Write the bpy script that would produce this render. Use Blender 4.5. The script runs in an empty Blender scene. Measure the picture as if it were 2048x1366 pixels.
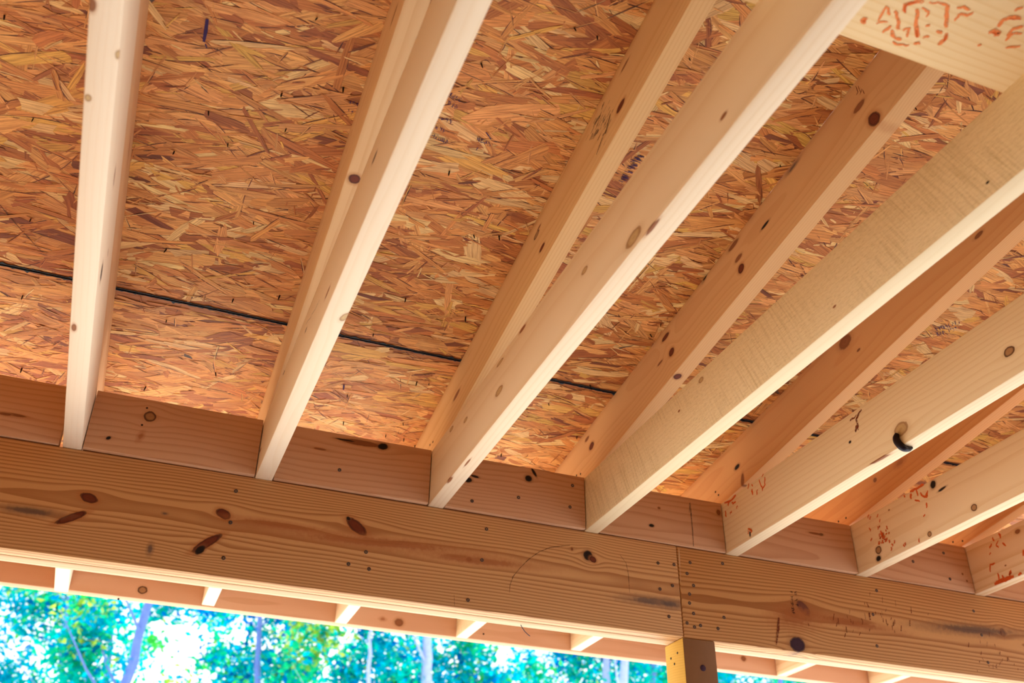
import bpy, bmesh, math, random
from mathutils import Vector, Matrix
random.seed(7)
SC = bpy.context.scene
COL = SC.collection
T = 0.0381

# ------------------------------------------------------------------ camera
F_PX = 2016.4334
CAM = Vector((-0.1302, -2.131, -0.9463))
R_RIGHT = Vector((0.9300538819868933, -0.3673142814040967, 0.008944007921610578))
R_UP = Vector((-0.20428722392650958, -0.49672351698415196, 0.8435238454337228))
R_FWD = Vector((0.30539565606195174, 0.7863497735432287, 0.5370172501018967))
cam = bpy.data.cameras.new('camera')
cam.sensor_width = 36.0
cam.lens = F_PX * 36.0 / 2048.0
cam.clip_start = 0.05
cam.clip_end = 300
cam.dof.use_dof = True
cam.dof.focus_distance = 2.15
cam.dof.aperture_fstop = 4.6
cam.dof.aperture_blades = 0
co = bpy.data.objects.new('camera', cam)
COL.objects.link(co)
m = Matrix((R_RIGHT, R_UP, -R_FWD)).transposed().to_4x4()
m.translation = CAM
co.matrix_world = m
SC.camera = co


def ray(u, v):
    return R_RIGHT * ((u - 1024) / F_PX) + R_UP * ((683 - v) / F_PX) + R_FWD


def at(u, v, axis, val):
    d = ray(u, v)
    k = 'xyz'.index(axis)
    return CAM + d * ((val - CAM[k]) / d[k])


def px_per_m(P):
    return F_PX / ((P - CAM).dot(R_FWD))


# ------------------------------------------------------------------ node DSL
class S:
    def __init__(s, nt, o):
        s.nt, s.o = nt, o

    def _m(s, op, *args):
        n = s.nt.nodes.new('ShaderNodeMath')
        n.operation = op
        for i, a in enumerate((s,) + args):
            if isinstance(a, S):
                s.nt.links.new(a.o, n.inputs[i])
            else:
                n.inputs[i].default_value = float(a)
        return S(s.nt, n.outputs[0])

    def __add__(s, b): return s._m('ADD', b)
    __radd__ = __add__
    def __sub__(s, b): return s._m('SUBTRACT', b)
    def __rsub__(s, b): return (s * -1.0) + b
    def __mul__(s, b): return s._m('MULTIPLY', b)
    __rmul__ = __mul__
    def __truediv__(s, b): return s._m('DIVIDE', b)
    def sqrt(s): return s._m('SQRT')
    def exp(s): return s._m('EXPONENT')
    def fract(s): return s._m('FRACT')
    def sin(s): return s._m('SINE')
    def abs(s): return s._m('ABSOLUTE')
    def pow(s, b): return s._m('POWER', b)
    def min(s, b): return s._m('MINIMUM', b)
    def max(s, b): return s._m('MAXIMUM', b)
    def lt(s, b): return s._m('LESS_THAN', b)

    def smooth(s, a, b, lo=0.0, hi=1.0):
        n = s.nt.nodes.new('ShaderNodeMapRange')
        n.interpolation_type = 'SMOOTHSTEP'
        s.nt.links.new(s.o, n.inputs['Value'])
        n.inputs['From Min'].default_value = a
        n.inputs['From Max'].default_value = b
        n.inputs['To Min'].default_value = lo
        n.inputs['To Max'].default_value = hi
        return S(s.nt, n.outputs[0])


def vec(nt, x, y, z):
    n = nt.nodes.new('ShaderNodeCombineXYZ')
    for i, a in enumerate((x, y, z)):
        if isinstance(a, S):
            nt.links.new(a.o, n.inputs[i])
        else:
            n.inputs[i].default_value = float(a)
    return S(nt, n.outputs[0])


def noise(nt, v, scale, detail=3.0, rough=0.55, seed=0.0):
    n = nt.nodes.new('ShaderNodeTexNoise')
    n.noise_dimensions = '4D'
    nt.links.new(v.o, n.inputs['Vector'])
    n.inputs['W'].default_value = seed
    n.inputs['Scale'].default_value = scale
    n.inputs['Detail'].default_value = detail
    n.inputs['Roughness'].default_value = rough
    return S(nt, n.outputs[0])


def mixc(nt, f, a, b):
    n = nt.nodes.new('ShaderNodeMix')
    n.data_type = 'RGBA'
    if isinstance(f, S):
        nt.links.new(f.o, n.inputs[0])
    else:
        n.inputs[0].default_value = f
    for i, c in ((6, a), (7, b)):
        if isinstance(c, S):
            nt.links.new(c.o, n.inputs[i])
        else:
            n.inputs[i].default_value = (c[0], c[1], c[2], 1)
    return S(nt, n.outputs[2])


def new_mat(name, rough=0.6, spec=0.25):
    M = bpy.data.materials.new(name)
    M.use_nodes = True
    nt = M.node_tree
    b = nt.nodes['Principled BSDF']
    b.inputs['Roughness'].default_value = rough
    b.inputs['Specular IOR Level'].default_value = spec
    return M, nt, b


def plain(name, col, rough=0.6, metallic=0.0, var=0.0, scale=60):
    M, nt, b = new_mat(name, rough)
    b.inputs['Metallic'].default_value = metallic
    if var:
        tc = nt.nodes.new('ShaderNodeTexCoord')
        n = noise(nt, S(nt, tc.outputs['Object']), scale)
        c = mixc(nt, n, [x * (1 - var) for x in col], [min(1, x * (1 + var)) for x in col])
        nt.links.new(c.o, b.inputs['Base Color'])
    else:
        b.inputs['Base Color'].default_value = (*col, 1)
    return M


KNOT = {  # core, ring, halo colours, ring strength, halo strength
    'ring': ((0.46, 0.24, 0.10), (0.12, 0.05, 0.025), (0.50, 0.26, 0.10), 0.95, 0.25),
    'oval': ((0.62, 0.41, 0.19), (0.34, 0.17, 0.07), (0.55, 0.33, 0.14), 0.75, 0.3),
    'red': ((0.19, 0.042, 0.017), (0.07, 0.016, 0.010), (0.48, 0.18, 0.055), 0.75, 0.6),
    'brown': ((0.33, 0.125, 0.048), (0.21, 0.075, 0.028), (0.52, 0.24, 0.09), 0.5, 0.5),
    'dark': ((0.012, 0.008, 0.008), (0.03, 0.015, 0.01), (0.25, 0.10, 0.04), 0.6, 0.45),
    'purple': ((0.06, 0.03, 0.06), (0.03, 0.015, 0.04), (0.25, 0.12, 0.06), 0.7, 0.35),
    'stain': ((0.14, 0.10, 0.09), (0.14, 0.10, 0.09), (0.30, 0.17, 0.09), 0.0, 0.5),
    'pink': ((0.46, 0.17, 0.06), (0.46, 0.17, 0.06), (0.46, 0.17, 0.06), 0.0, 0.35),
}


def wood(name, light, dark, freq=180, pith=(0.06, 0.07), contrast=0.55, wav=0.006, seed=0.0, knots=(), sawn=0.0, fibre=0.3,
         tint=None, late=(0.45, 0.95), rough=0.62):
    """Solid timber: growth rings around a pith line parallel to local x; knots deflect the rings.
    knots: (face, u, v, ru, rv, angle, kind); face 'side' reads (x, z), 'bottom' reads (x, y)."""
    M, nt, b = new_mat(name, rough)
    tc = nt.nodes.new('ShaderNodeTexCoord')
    P = S(nt, tc.outputs['Object'])
    sp = nt.nodes.new('ShaderNodeSeparateXYZ')
    nt.links.new(P.o, sp.inputs[0])
    x, y, z = (S(nt, sp.outputs[i]) for i in range(3))
    zz, yy = z, y
    kd = []
    for (face, u, v, ru, rv, ang, kind) in knots:
        w = z if face == 'side' else y
        du, dv = x - u, w - v
        if kind not in ('stain', 'dark_small', 'pink'):
            R = max(rv * 2.4, 0.006)
            q = ((du * du) * (-1.0 / (max(ru, rv) * 3.2) ** 2) + (dv * dv) * (-1.0 / R ** 2)).exp()
            if face == 'side':
                zz = zz - dv * q * 0.85
            else:
                yy = yy - dv * q * 0.6
        c, s_ = math.cos(ang), math.sin(ang)
        a = (du * c + dv * s_) * (1.0 / ru)
        bb = (dv * c - du * s_) * (1.0 / rv)
        d = (a * a + bb * bb).sqrt()
        kd.append((d, face, kind))
    nx = noise(nt, vec(nt, x * 1.0, y * 4.0, z * 4.0), 1.6, 2.0, 0.5, seed)
    nf = noise(nt, vec(nt, x * 6.0, y * 26.0, z * 26.0), 1.0, 2.0, 0.5, seed + 3.1)
    dy, dz = yy - pith[0], zz - pith[1]
    r = (dy * dy + dz * dz).sqrt() + (nx - 0.5) * (wav * 2.6) + (nf - 0.5) * (wav * 0.22)
    ph = (r * freq).fract()
    lw = ph.smooth(late[0], late[1]) * ph.smooth(0.95, 1.0, 1.0, 0.0)
    fib = noise(nt, vec(nt, x * 9.0, y * 520.0, z * 520.0), 1.0, 2.0, 0.6, seed + 7.7)
    big = noise(nt, vec(nt, x * 1.2, y * 10.0, z * 10.0), 1.3, 3.0, 0.5, seed + 11.0)
    f = lw * contrast + (fib - 0.5) * fibre + (big - 0.5) * 0.45
    col = mixc(nt, f, light, dark)
    if tint:
        t = noise(nt, vec(nt, x * 0.9, y * 9.0, z * 9.0), 1.0, 2.0, 0.5, seed + 17.0).smooth(0.42, 0.62)
        col = mixc(nt, t * 0.6, col, tint)
    bump_src = fib * 0.4 + lw * 0.2
    if sawn:
        wv = noise(nt, vec(nt, x * 170.0 + z * 75.0, y * 30.0, z * 9.0), 1.0, 1.5, 0.5, seed + 21)
        sp2 = noise(nt, vec(nt, x * 110.0, y * 300.0, z * 420.0), 1.0, 2.0, 0.6, seed + 23)
        patch = noise(nt, P, 7.0, 2.0, 0.5, seed + 29).smooth(0.4, 0.6)
        g = (wv.smooth(0.42, 0.7) * patch * 0.34 + sp2.smooth(0.45, 0.75) * 0.36) * sawn * z.smooth(0.0004, 0.003)
        col = mixc(nt, g, col, (dark[0] * 0.72, dark[1] * 0.70, dark[2] * 0.62))
        bump_src = bump_src + g * 1.2
    wob = noise(nt, P, 90.0, 2.0, 0.6, seed + 5.0)
    for d, face, kind in kd:
        core, ring, halo, rs, hs = KNOT[kind]
        amp = 0.9 if kind in ('stain', 'pink') else 0.42
        d = d + (wob - 0.5) * amp
        mk = 1.0
        if face == 'bottom':
            mk = z.lt(0.0035)
            d = d + (1.0 - mk) * 50.0
        hl = d.smooth(0.95, 1.9, hs, 0.0)
        cm = d.smooth(0.84, 1.02, 1.0, 0.0)
        if kind in ('stain', 'pink'):
            cm = d.smooth(0.35, 1.05, 0.8, 0.0)
        rg = d.smooth(0.62, 0.86) * d.smooth(1.0, 1.14, 1.0, 0.0) * rs
        grain = (d * 14.0).sin() * 0.12 + fib * 0.5
        cc = mixc(nt, grain, core, [k * 0.6 for k in core])
        col = mixc(nt, hl, col, halo)
        col = mixc(nt, cm, col, cc)
        if rs > 0:
            col = mixc(nt, rg, col, ring)
    nt.links.new(col.o, b.inputs['Base Color'])
    bn = nt.nodes.new('ShaderNodeBump')
    bn.inputs['Strength'].default_value = 0.25
    bn.inputs['Distance'].default_value = 0.0012
    nt.links.new(bump_src.o, bn.inputs['Height'])
    nt.links.new(bn.outputs[0], b.inputs['Normal'])
    return M


# ------------------------------------------------------------------ objects
def tag(o, label=None, cat=None, group=None, kind=None):
    for k, v in (('label', label), ('category', cat), ('group', group), ('kind', kind)):
        if v:
            o[k] = v
    return o


def link(name, me, mats, parent=None, matrix=None):
    o = bpy.data.objects.new(name, me)
    COL.objects.link(o)
    for M in (mats if isinstance(mats, (list, tuple)) else [mats]):
        me.materials.append(M)
    if matrix is not None:
        o.matrix_world = matrix
    if parent is not None:
        o.parent = parent
    return o


def frame(origin, X, Yh):
    X = Vector(X).normalized()
    Z = X.cross(Vector(Yh)).normalized()
    Y = Z.cross(X)
    m = Matrix((X, Y, Z)).transposed().to_4x4()
    m.translation = Vector(origin)
    return m


class Frame:
    """A board's own axes: x along it, y through its thickness, z up its depth."""
    def __init__(s, origin, X, Yh, ty, tz):
        s.m = frame(origin, X, Yh)
        s.i = s.m.inverted()
        s.ty, s.tz = ty, tz

    def loc(s, u, v, face):
        o = s.i @ CAM
        d = s.i.to_3x3() @ ray(u, v)
        k, val = {'left': (1, 0), 'right': (1, s.ty), 'bottom': (2, 0), 'top': (2, s.tz)}[face]
        return o + d * ((val - o[k]) / d[k])

    def knot(s, u, v, ru, rv, ang, kind, face='left'):
        p = s.loc(u, v, face)
        return ('side', p.x, p.z, ru, rv, ang, kind) if face in ('left', 'right') else ('bottom', p.x, p.y, ru, rv, ang, kind)


def smooth_mesh(me, angle=40):
    for p in me.polygons:
        p.use_smooth = True
    me.set_sharp_from_angle(angle=math.radians(angle))


def prism_mesh(name, prof, y0, y1, bevel=0.0025, seg=2, cuts=0, warp=None):
    """Profile polygon in (x, z) pushed from y0 to y1, long edges eased."""
    bm = bmesh.new()
    a = [bm.verts.new((px, y0, pz)) for px, pz in prof]
    c = [bm.verts.new((px, y1, pz)) for px, pz in prof]
    n = len(prof)
    bm.faces.new(a)
    bm.faces.new(list(reversed(c)))
    for i in range(n):
        bm.faces.new((a[(i + 1) % n], a[i], c[i], c[(i + 1) % n]))
    bmesh.ops.recalc_face_normals(bm, faces=bm.faces)
    if bevel:
        bmesh.ops.bevel(bm, geom=list(bm.edges), offset=bevel, segments=seg, profile=0.5, affect='EDGES', clamp_overlap=True)
    me = bpy.data.meshes.new(name)
    bm.to_mesh(me)
    bm.free()
    smooth_mesh(me)
    return me


def box_prof(x0, x1, z0, z1):
    return [(x0, z0), (x1, z0), (x1, z1), (x0, z1)]


def board(name, F, x0, x1, M, bevel=0.0025, parent=None):
    return link(name, prism_mesh(name, box_prof(x0, x1, 0, F.tz), 0, F.ty, bevel), M, parent, F.m)


def child_at(name, me, M, parent, F, local):
    """A part in the board's own axes."""
    o = link(name, me, M)
    o.parent = parent
    o.matrix_parent_inverse = Matrix.Identity(4)
    o.matrix_basis = local
    return o


FACE_ROT = {  # local z of a fastener points out of the face
    'left': Matrix.Rotation(math.radians(90), 4, 'X'),
    'right': Matrix.Rotation(math.radians(-90), 4, 'X'),
    'bottom': Matrix.Rotation(math.radians(180), 4, 'X'),
}


def lathe(name, prof, seg=14):
    bm = bmesh.new()
    rings = []
    for r, h in prof:
        if r < 1e-6:
            rings.append([bm.verts.new((0, 0, h))])
        else:
            rings.append([bm.verts.new((r * math.cos(2 * math.pi * k / seg), r * math.sin(2 * math.pi * k / seg), h)) for k in range(seg)])
    for A, B in zip(rings, rings[1:]):
        for k in range(seg):
            k2 = (k + 1) % seg
            if len(A) == 1 and len(B) > 1:
                bm.faces.new((A[0], B[k], B[k2]))
            elif len(B) == 1 and len(A) > 1:
                bm.faces.new((A[k2], A[k], B[0]))
            else:
                bm.faces.new((A[k], B[k], B[k2], A[k2]))
    bmesh.ops.recalc_face_normals(bm, faces=bm.faces)
    me = bpy.data.meshes.new(name)
    bm.to_mesh(me)
    bm.free()
    smooth_mesh(me, 50)
    return me


def tube(name, pts, radii, seg=10):
    bm = bmesh.new()
    rings = []
    n = len(pts)
    up = Vector((0.31, 0.52, 0.79))
    for i, p in enumerate(pts):
        t = (pts[min(i + 1, n - 1)] - pts[max(i - 1, 0)]).normalized()
        a = t.cross(up).normalized()
        b2 = t.cross(a)
        rings.append([bm.verts.new(p + (a * math.cos(2 * math.pi * k / seg) + b2 * math.sin(2 * math.pi * k / seg)) * radii[i]) for k in range(seg)])
    for A, B in zip(rings, rings[1:]):
        for k in range(seg):
            bm.faces.new((A[k], B[k], B[(k + 1) % seg], A[(k + 1) % seg]))
    bm.faces.new(rings[0])
    bm.faces.new(rings[-1])
    bmesh.ops.recalc_face_normals(bm, faces=bm.faces)
    me = bpy.data.meshes.new(name)
    bm.to_mesh(me)
    bm.free()
    smooth_mesh(me, 60)
    return me


# ------------------------------------------------------------------ materials shared
M_screw = plain('dark_zinc_screw', (0.11, 0.10, 0.11), 0.45, 0.6)
M_nail = plain('dark_nail_steel', (0.02, 0.014, 0.012), 0.5, 0.5)
M_black = plain('black_scrap', (0.012, 0.007, 0.014), 0.38)
M_wire = plain('grey_wire', (0.07, 0.07, 0.09), 0.4, 0.7)


def ink(name, col, cover=0.5, scale=260):
    M, nt, b = new_mat(name, 0.8, 0.1)
    b.inputs['Base Color'].default_value = (*col, 1)
    tc = nt.nodes.new('ShaderNodeTexCoord')
    n = noise(nt, S(nt, tc.outputs['Object']), scale, 3.0, 0.6)
    a = n.smooth(1.0 - cover - 0.22, 1.0 - cover + 0.10)
    nt.links.new(a.o, b.inputs['Alpha'])
    return M


M_red = ink('red_ink', (0.68, 0.125, 0.025), 0.60, 300)
M_redfade = ink('faded_red_ink', (0.86, 0.26, 0.08), 0.56, 130)
M_rust = ink('rusty_ink', (0.20, 0.045, 0.02), 0.5, 260)
M_blackink = ink('black_ink', (0.03, 0.016, 0.022), 0.58, 420)
M_blueink = ink('violet_ink', (0.055, 0.035, 0.11), 0.60, 420)
M_pencil = ink('pencil', (0.10, 0.06, 0.045), 0.46, 500)


def strokes(name, F, face, polys, M, parent, lift=0.0004):
    """Ink on a face: every polyline (pixel points, width in px) becomes a ribbon lying on the board."""
    vs, fs = [], []
    nrm = {'left': Vector((0, -1, 0)), 'right': Vector((0, 1, 0)), 'bottom': Vector((0, 0, -1))}[face]
    for ks, (pts, w) in enumerate(polys):
        P = [F.loc(u, v, face) + nrm * (lift + ks * 0.00002) for u, v in pts]
        ppm = px_per_m(F.m @ P[0])
        ww = w / ppm
        b0 = len(vs)
        n = len(P)
        for i, p in enumerate(P):
            t = (P[min(i + 1, n - 1)] - P[max(i - 1, 0)])
            t = t.normalized() if t.length > 0 else Vector((1, 0, 0))
            s = t.cross(nrm).normalized() * ww * 0.5 * random.uniform(0.75, 1.15)
            if i in (0, n - 1):
                s = s * 0.6
            vs += [p + s, p - s]
        for i in range(n - 1):
            fs.append((b0 + 2 * i, b0 + 2 * i + 1, b0 + 2 * i + 3, b0 + 2 * i + 2))
    me = parent.data
    me.materials.append(M)
    mi = len(me.materials) - 1
    bm = bmesh.new()
    bm.from_mesh(me)
    bv = [bm.verts.new(v) for v in vs]
    for f in fs:
        q = bm.faces.new([bv[k] for k in f])
        q.material_index = mi
    bm.to_mesh(me)
    bm.free()


def jag(pts, amp, n=3):
    out = []
    for (a, b), (c, d) in zip(pts, pts[1:]):
        for k in range(n):
            t = k / n
            out.append((a + (c - a) * t + random.uniform(-amp, amp), b + (d - b) * t + random.uniform(-amp, amp)))
    out.append(pts[-1])
    return out


screw_me = lathe('screw_head', [(0, -0.004), (0.0030, -0.004), (0.0044, 0.0), (0.0043, 0.0006), (0.0030, 0.0010), (0.0016, 0.0009), (0.0012, -0.0006), (0, -0.0008)], 14)
nail_me = lathe('nail_tip', [(0, -0.004), (0.0015, -0.004), (0.0015, 0.009), (0.0011, 0.012), (0, 0.0155)], 8)
dot_me = lathe('nail_head', [(0, -0.002), (0.0030, -0.002), (0.0031, 0.0003), (0.0026, 0.0007), (0, 0.0008)], 12)


def fasteners(name, F, face, pts, me, M, parent, tilt=0.0, scale=1.0):
    for u, v in pts:
        p = F.loc(u, v, face)
        L = Matrix.Translation(p) @ FACE_ROT[face]
        if tilt:
            L = L @ Matrix.Rotation(random.uniform(-tilt, tilt), 4, 'X') @ Matrix.Rotation(random.uniform(-tilt, tilt), 4, 'Y')
        child_at(name, me, M, parent, F, L @ Matrix.Scale(scale, 4))


# ------------------------------------------------------------------ joists
JX = [-0.7210, -0.3174, 0.0857, 0.4896, 0.8960, 1.3008, 1.7117, 2.1210, 2.5290]
JD = [0, 0.0061, -0.0027, -0.0057, 0.0009, -0.0025, 0, 0, 0]
JE = [0, 0.0081, -0.0038, 0.0011, 0.0018, -0.0028, 0, 0, 0]
JH = 0.1408
JF = [Frame((JX[i], 0, 0), (JD[i], -1, JE[i]), (1, JD[i], 0), T, JH) for i in range(9)]
CREAM, CREAMD = (0.80, 0.60, 0.36), (0.62, 0.38, 0.17)
joist_text = [
    None,
    ('pale ceiling joist seen almost from below, dark slit knots on its right side', None),
    ('ceiling joist with broad bright underside, running beside the rafter with the round red knot', None),
    ('knotty cream ceiling joist with a large tan oval knot halfway along its side', None),
    ('rough-sawn yellowish ceiling joist with fine saw marks all over its side', None),
    ('smooth cream ceiling joist with the curled black scrap on its lower edge', None),
    ('cream ceiling joist with red ink smears and a torn black pocket on its side', None),
    ('orange-tinted ceiling joist with red ink along its lower edge, in the lower right corner', None),
    ('ceiling joist end seen only under the eave, rightmost of the short eave stubs', None),
]


def kn(F, lst):
    return [F.knot(*k) for k in lst]


JK = {
    1: kn(JF[1], [(229, 352, .020, .0035, 0.05, 'brown', 'right'), (203, 545, .022, .007, 0.05, 'dark', 'right'), (216, 505, .010, .002, 0, 'brown', 'right'),
                  (183, 10, .010, .005, 0, 'brown', 'bottom'), (176, 196, .006, .004, 0, 'oval', 'bottom'), (236, 110, .007, .003, 0, 'oval', 'bottom'),
                  (268, 250, .045, .003, 0.05, 'brown', 'right'), (290, 20, .03, .003, 0, 'brown', 'right'), (148, 655, .012, .004, 0, 'brown', 'bottom')]),
    2: kn(JF[2], [(749, 315, .014, .0035, 0, 'dark', 'left'), (655, 585, .020, .0035, 0, 'brown', 'left'), (606, 615, .016, .002, 0, 'brown', 'left'),
                  (612, 660, .010, .002, 0, 'dark', 'left'), (568, 745, .010, .002, 0, 'dark', 'left'), (690, 634, .014, .006, .3, 'oval', 'bottom'),
                  (521, 900, .010, .003, 0, 'brown', 'left')]),
    3: kn(JF[3], [(1267, 475, .024, .011, 0, 'oval', 'left'), (1169, 541, .011, .0055, 0, 'oval', 'left'), (998, 782, .020, .008, 0, 'oval', 'left'),
                  (1045, 658, .016, .004, 0, 'brown', 'left'), (1000, 725, .018, .004, 0, 'oval', 'left'), (931, 840, .012, .005, 0, 'oval', 'left'),
                  (903, 858, .012, .005, 0, 'oval', 'left'), (1447, 232, .008, .0035, 0, 'brown', 'left'), (1590, 70, .04, .0022, 0, 'brown', 'bottom'),
                  (1305, 455, .02, .0025, 0, 'brown', 'bottom'), (900, 960, .016, .003, 0, 'brown', 'bottom'), (935, 925, .02, .002, 0, 'brown', 'bottom')]),
    4: kn(JF[4], [(1402, 760, .009, .0055, 0, 'oval', 'left'), (1358, 822, .004, .0025, 0, 'brown', 'left'), (1669, 613, .004, .002, 0, 'brown', 'left'),
                  (1975, 365, .003, .002, 0, 'dark', 'left')]),
    5: kn(JF[5], [(2018, 703, .012, .009, 0, 'ring', 'left'), (1802, 858, .020, .014, 0, 'oval', 'left'), (1700, 884, .004, .003, 0, 'dark', 'left'),
                  (1500, 1068, .007, .003, 1.5, 'dark', 'left'), (1758, 920, .03, .004, .1, 'brown', 'bottom')]),
    6: kn(JF[6], [(1948, 1015, .009, .008, 0, 'ring', 'left'), (1859, 1068, .007, .0065, 0, 'ring', 'left'), (1757, 1100, .011, .010, 0, 'ring', 'left'),
                  (1757, 1117, .009, .007, 0, 'dark', 'left'), (1866, 969, .010, .009, .8, 'dark', 'left'), (1884, 978, .014, .003, .1, 'dark', 'left'),
                  (1778, 1020, .003, .002, 0, 'brown', 'left')]),
    7: kn(JF[7], [(2035, 1063, .009, .006, 0, 'brown', 'left'), (2011, 1131, .003, .002, 0, 'brown', 'left')]),
}
JPAL = {1: ((0.859, 0.703, 0.513), (0.766, 0.554, 0.353)), 2: ((0.859, 0.703, 0.502), (0.745, 0.532, 0.308)), 3: ((0.859, 0.692, 0.479), (0.724, 0.501, 0.262)),
        4: ((0.849, 0.692, 0.433), (0.704, 0.522, 0.251)), 5: ((0.859, 0.682, 0.433), (0.724, 0.490, 0.228)), 6: ((0.859, 0.660, 0.410), (0.704, 0.447, 0.194)),
        7: ((0.838, 0.607, 0.365), (0.683, 0.405, 0.171))}
joists = {}
for i in range(1, 9):
    pal = JPAL.get(i, (CREAM, CREAMD))
    M = wood('joist_timber', pal[0], pal[1], freq=[0, 120, 150, 90, 130, 110, 75, 60, 100][i], pith=([0, .09, .08, .16, .10, .12, .07, .06, .1][i], [0, .05, .16, .05, .17, -.05, .06, .09, .05][i]),
             contrast=[0, .2, .24, .28, .22, .35, .35, .6, .4][i], wav=0.010, seed=i * 3.7, knots=JK.get(i, ()), sawn=1.0 if i == 4 else 0.0, fibre=0.2)
    o = board('ceiling_joist', JF[i], -0.985, 2.95, M, 0.0028)
    tag(o, joist_text[i][0], 'joist', 'ceiling joists over the beam')
    joists[i] = o

# ink on the joists
strokes('ink_smear', JF[5], 'left', [(jag(p, 1.5), w) for p, w in [
    ([(1498, 968), (1496, 978)], 4), ([(1505, 968), (1506, 973)], 4), ([(1519, 958), (1522, 972), (1525, 982)], 4), ([(1531, 955), (1530, 970), (1525, 982)], 4),
    ([(1504, 978), (1506, 990)], 5), ([(1515, 978), (1514, 990)], 4), ([(1526, 948), (1524, 954)], 3), ([(1450, 1006), (1462, 1001), (1472, 990)], 5),
    ([(1459, 1000), (1457, 1012)], 5), ([(1463, 1004), (1468, 1008), (1472, 1003)], 4), ([(1452, 1022), (1453, 1034)], 4), ([(1463, 1020), (1461, 1029)], 4),
    ([(1475, 1010), (1474, 1018)], 3), ([(1497, 1058), (1503, 1060), (1502, 1066)], 4), ([(1496, 1062), (1496, 1068)], 3)]], M_red, joists[5])
strokes('grime_mark', JF[5], 'left', [(jag(p, 2), w) for p, w in [([(1722, 818), (1712, 838), (1717, 860)], 5), ([(1712, 830), (1700, 842)], 4), ([(1716, 850), (1712, 864)], 7)]],
        M_rust, joists[5])
red6 = [([(1820, 984), (1835, 977), (1848, 969)], 6), ([(1822, 988), (1823, 998)], 6), ([(1833, 979), (1836, 992)], 4), ([(1840, 985), (1850, 995), (1854, 985)], 5),
        ([(1855, 982), (1853, 996)], 5), ([(1829, 1000), (1840, 1003)], 4), ([(1854, 1006), (1853, 1016)], 4), ([(1850, 1028), (1848, 1034)], 3), ([(1808, 990), (1811, 994)], 4)]
for k in range(34):
    a, r_ = random.uniform(0, 6.28), abs(random.gauss(0, 1))
    cx, cy = 1766 + 11 * r_ * math.cos(a), 1076 + 13 * r_ * math.sin(a)
    red6.append(([(cx, cy), (cx + random.uniform(-4, 4), cy + random.uniform(-7, 2))], random.uniform(2.5, 4.5)))
for cx, cy in [(1742, 1062), (1742, 1083), (1755, 1035), (1760, 1045), (1757, 1060), (1790, 1088), (1786, 1094), (1783, 1101), (1810, 1095), (1812, 1092), (1840, 1084), (1736, 1036), (1740, 1040)]:
    red6.append(([(cx, cy), (cx + random.uniform(-3, 3), cy - 7)], 3))
strokes('ink_smear', JF[6], 'left', [(jag(p, 1.2), w) for p, w in red6], M_red, joists[6])
red7 = [([(1985, 1074), (1989, 1082)], 4), ([(1998, 1066), (2001, 1077)], 5), ([(1982, 1087), (1980, 1097)], 4), ([(1996, 1082), (1993, 1090), (1997, 1096)], 3),
        ([(2005, 1086), (2012, 1092)], 4), ([(1981, 1105), (1979, 1110)], 3), ([(1981, 1144), (1980, 1130), (1990, 1126)], 4), ([(1996, 1145), (1998, 1160)], 4),
        ([(1990, 1168), (2005, 1160), (2022, 1157)], 8), ([(1993, 1164), (2012, 1160), (2028, 1153)], 7), ([(2018, 1150), (2022, 1142), (2020, 1154)], 4),
        ([(2036, 1150), (2044, 1147)], 5), ([(2004, 1150), (2010, 1158)], 4), ([(2046, 1100), (2047, 1112)], 5)]
strokes('ink_smear', JF[7], 'left', [(jag(p, 1.2), w) for p, w in red7], M_red, joists[7])
strokes('pencil_mark', JF[2], 'left', [(jag(p, .8), w) for p, w in [([(613, 655), (610, 664)], 2), ([(569, 740), (566, 750)], 2), ([(640, 600), (625, 628), (612, 650)], 1.6)]], M_pencil, joists[2])

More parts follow.
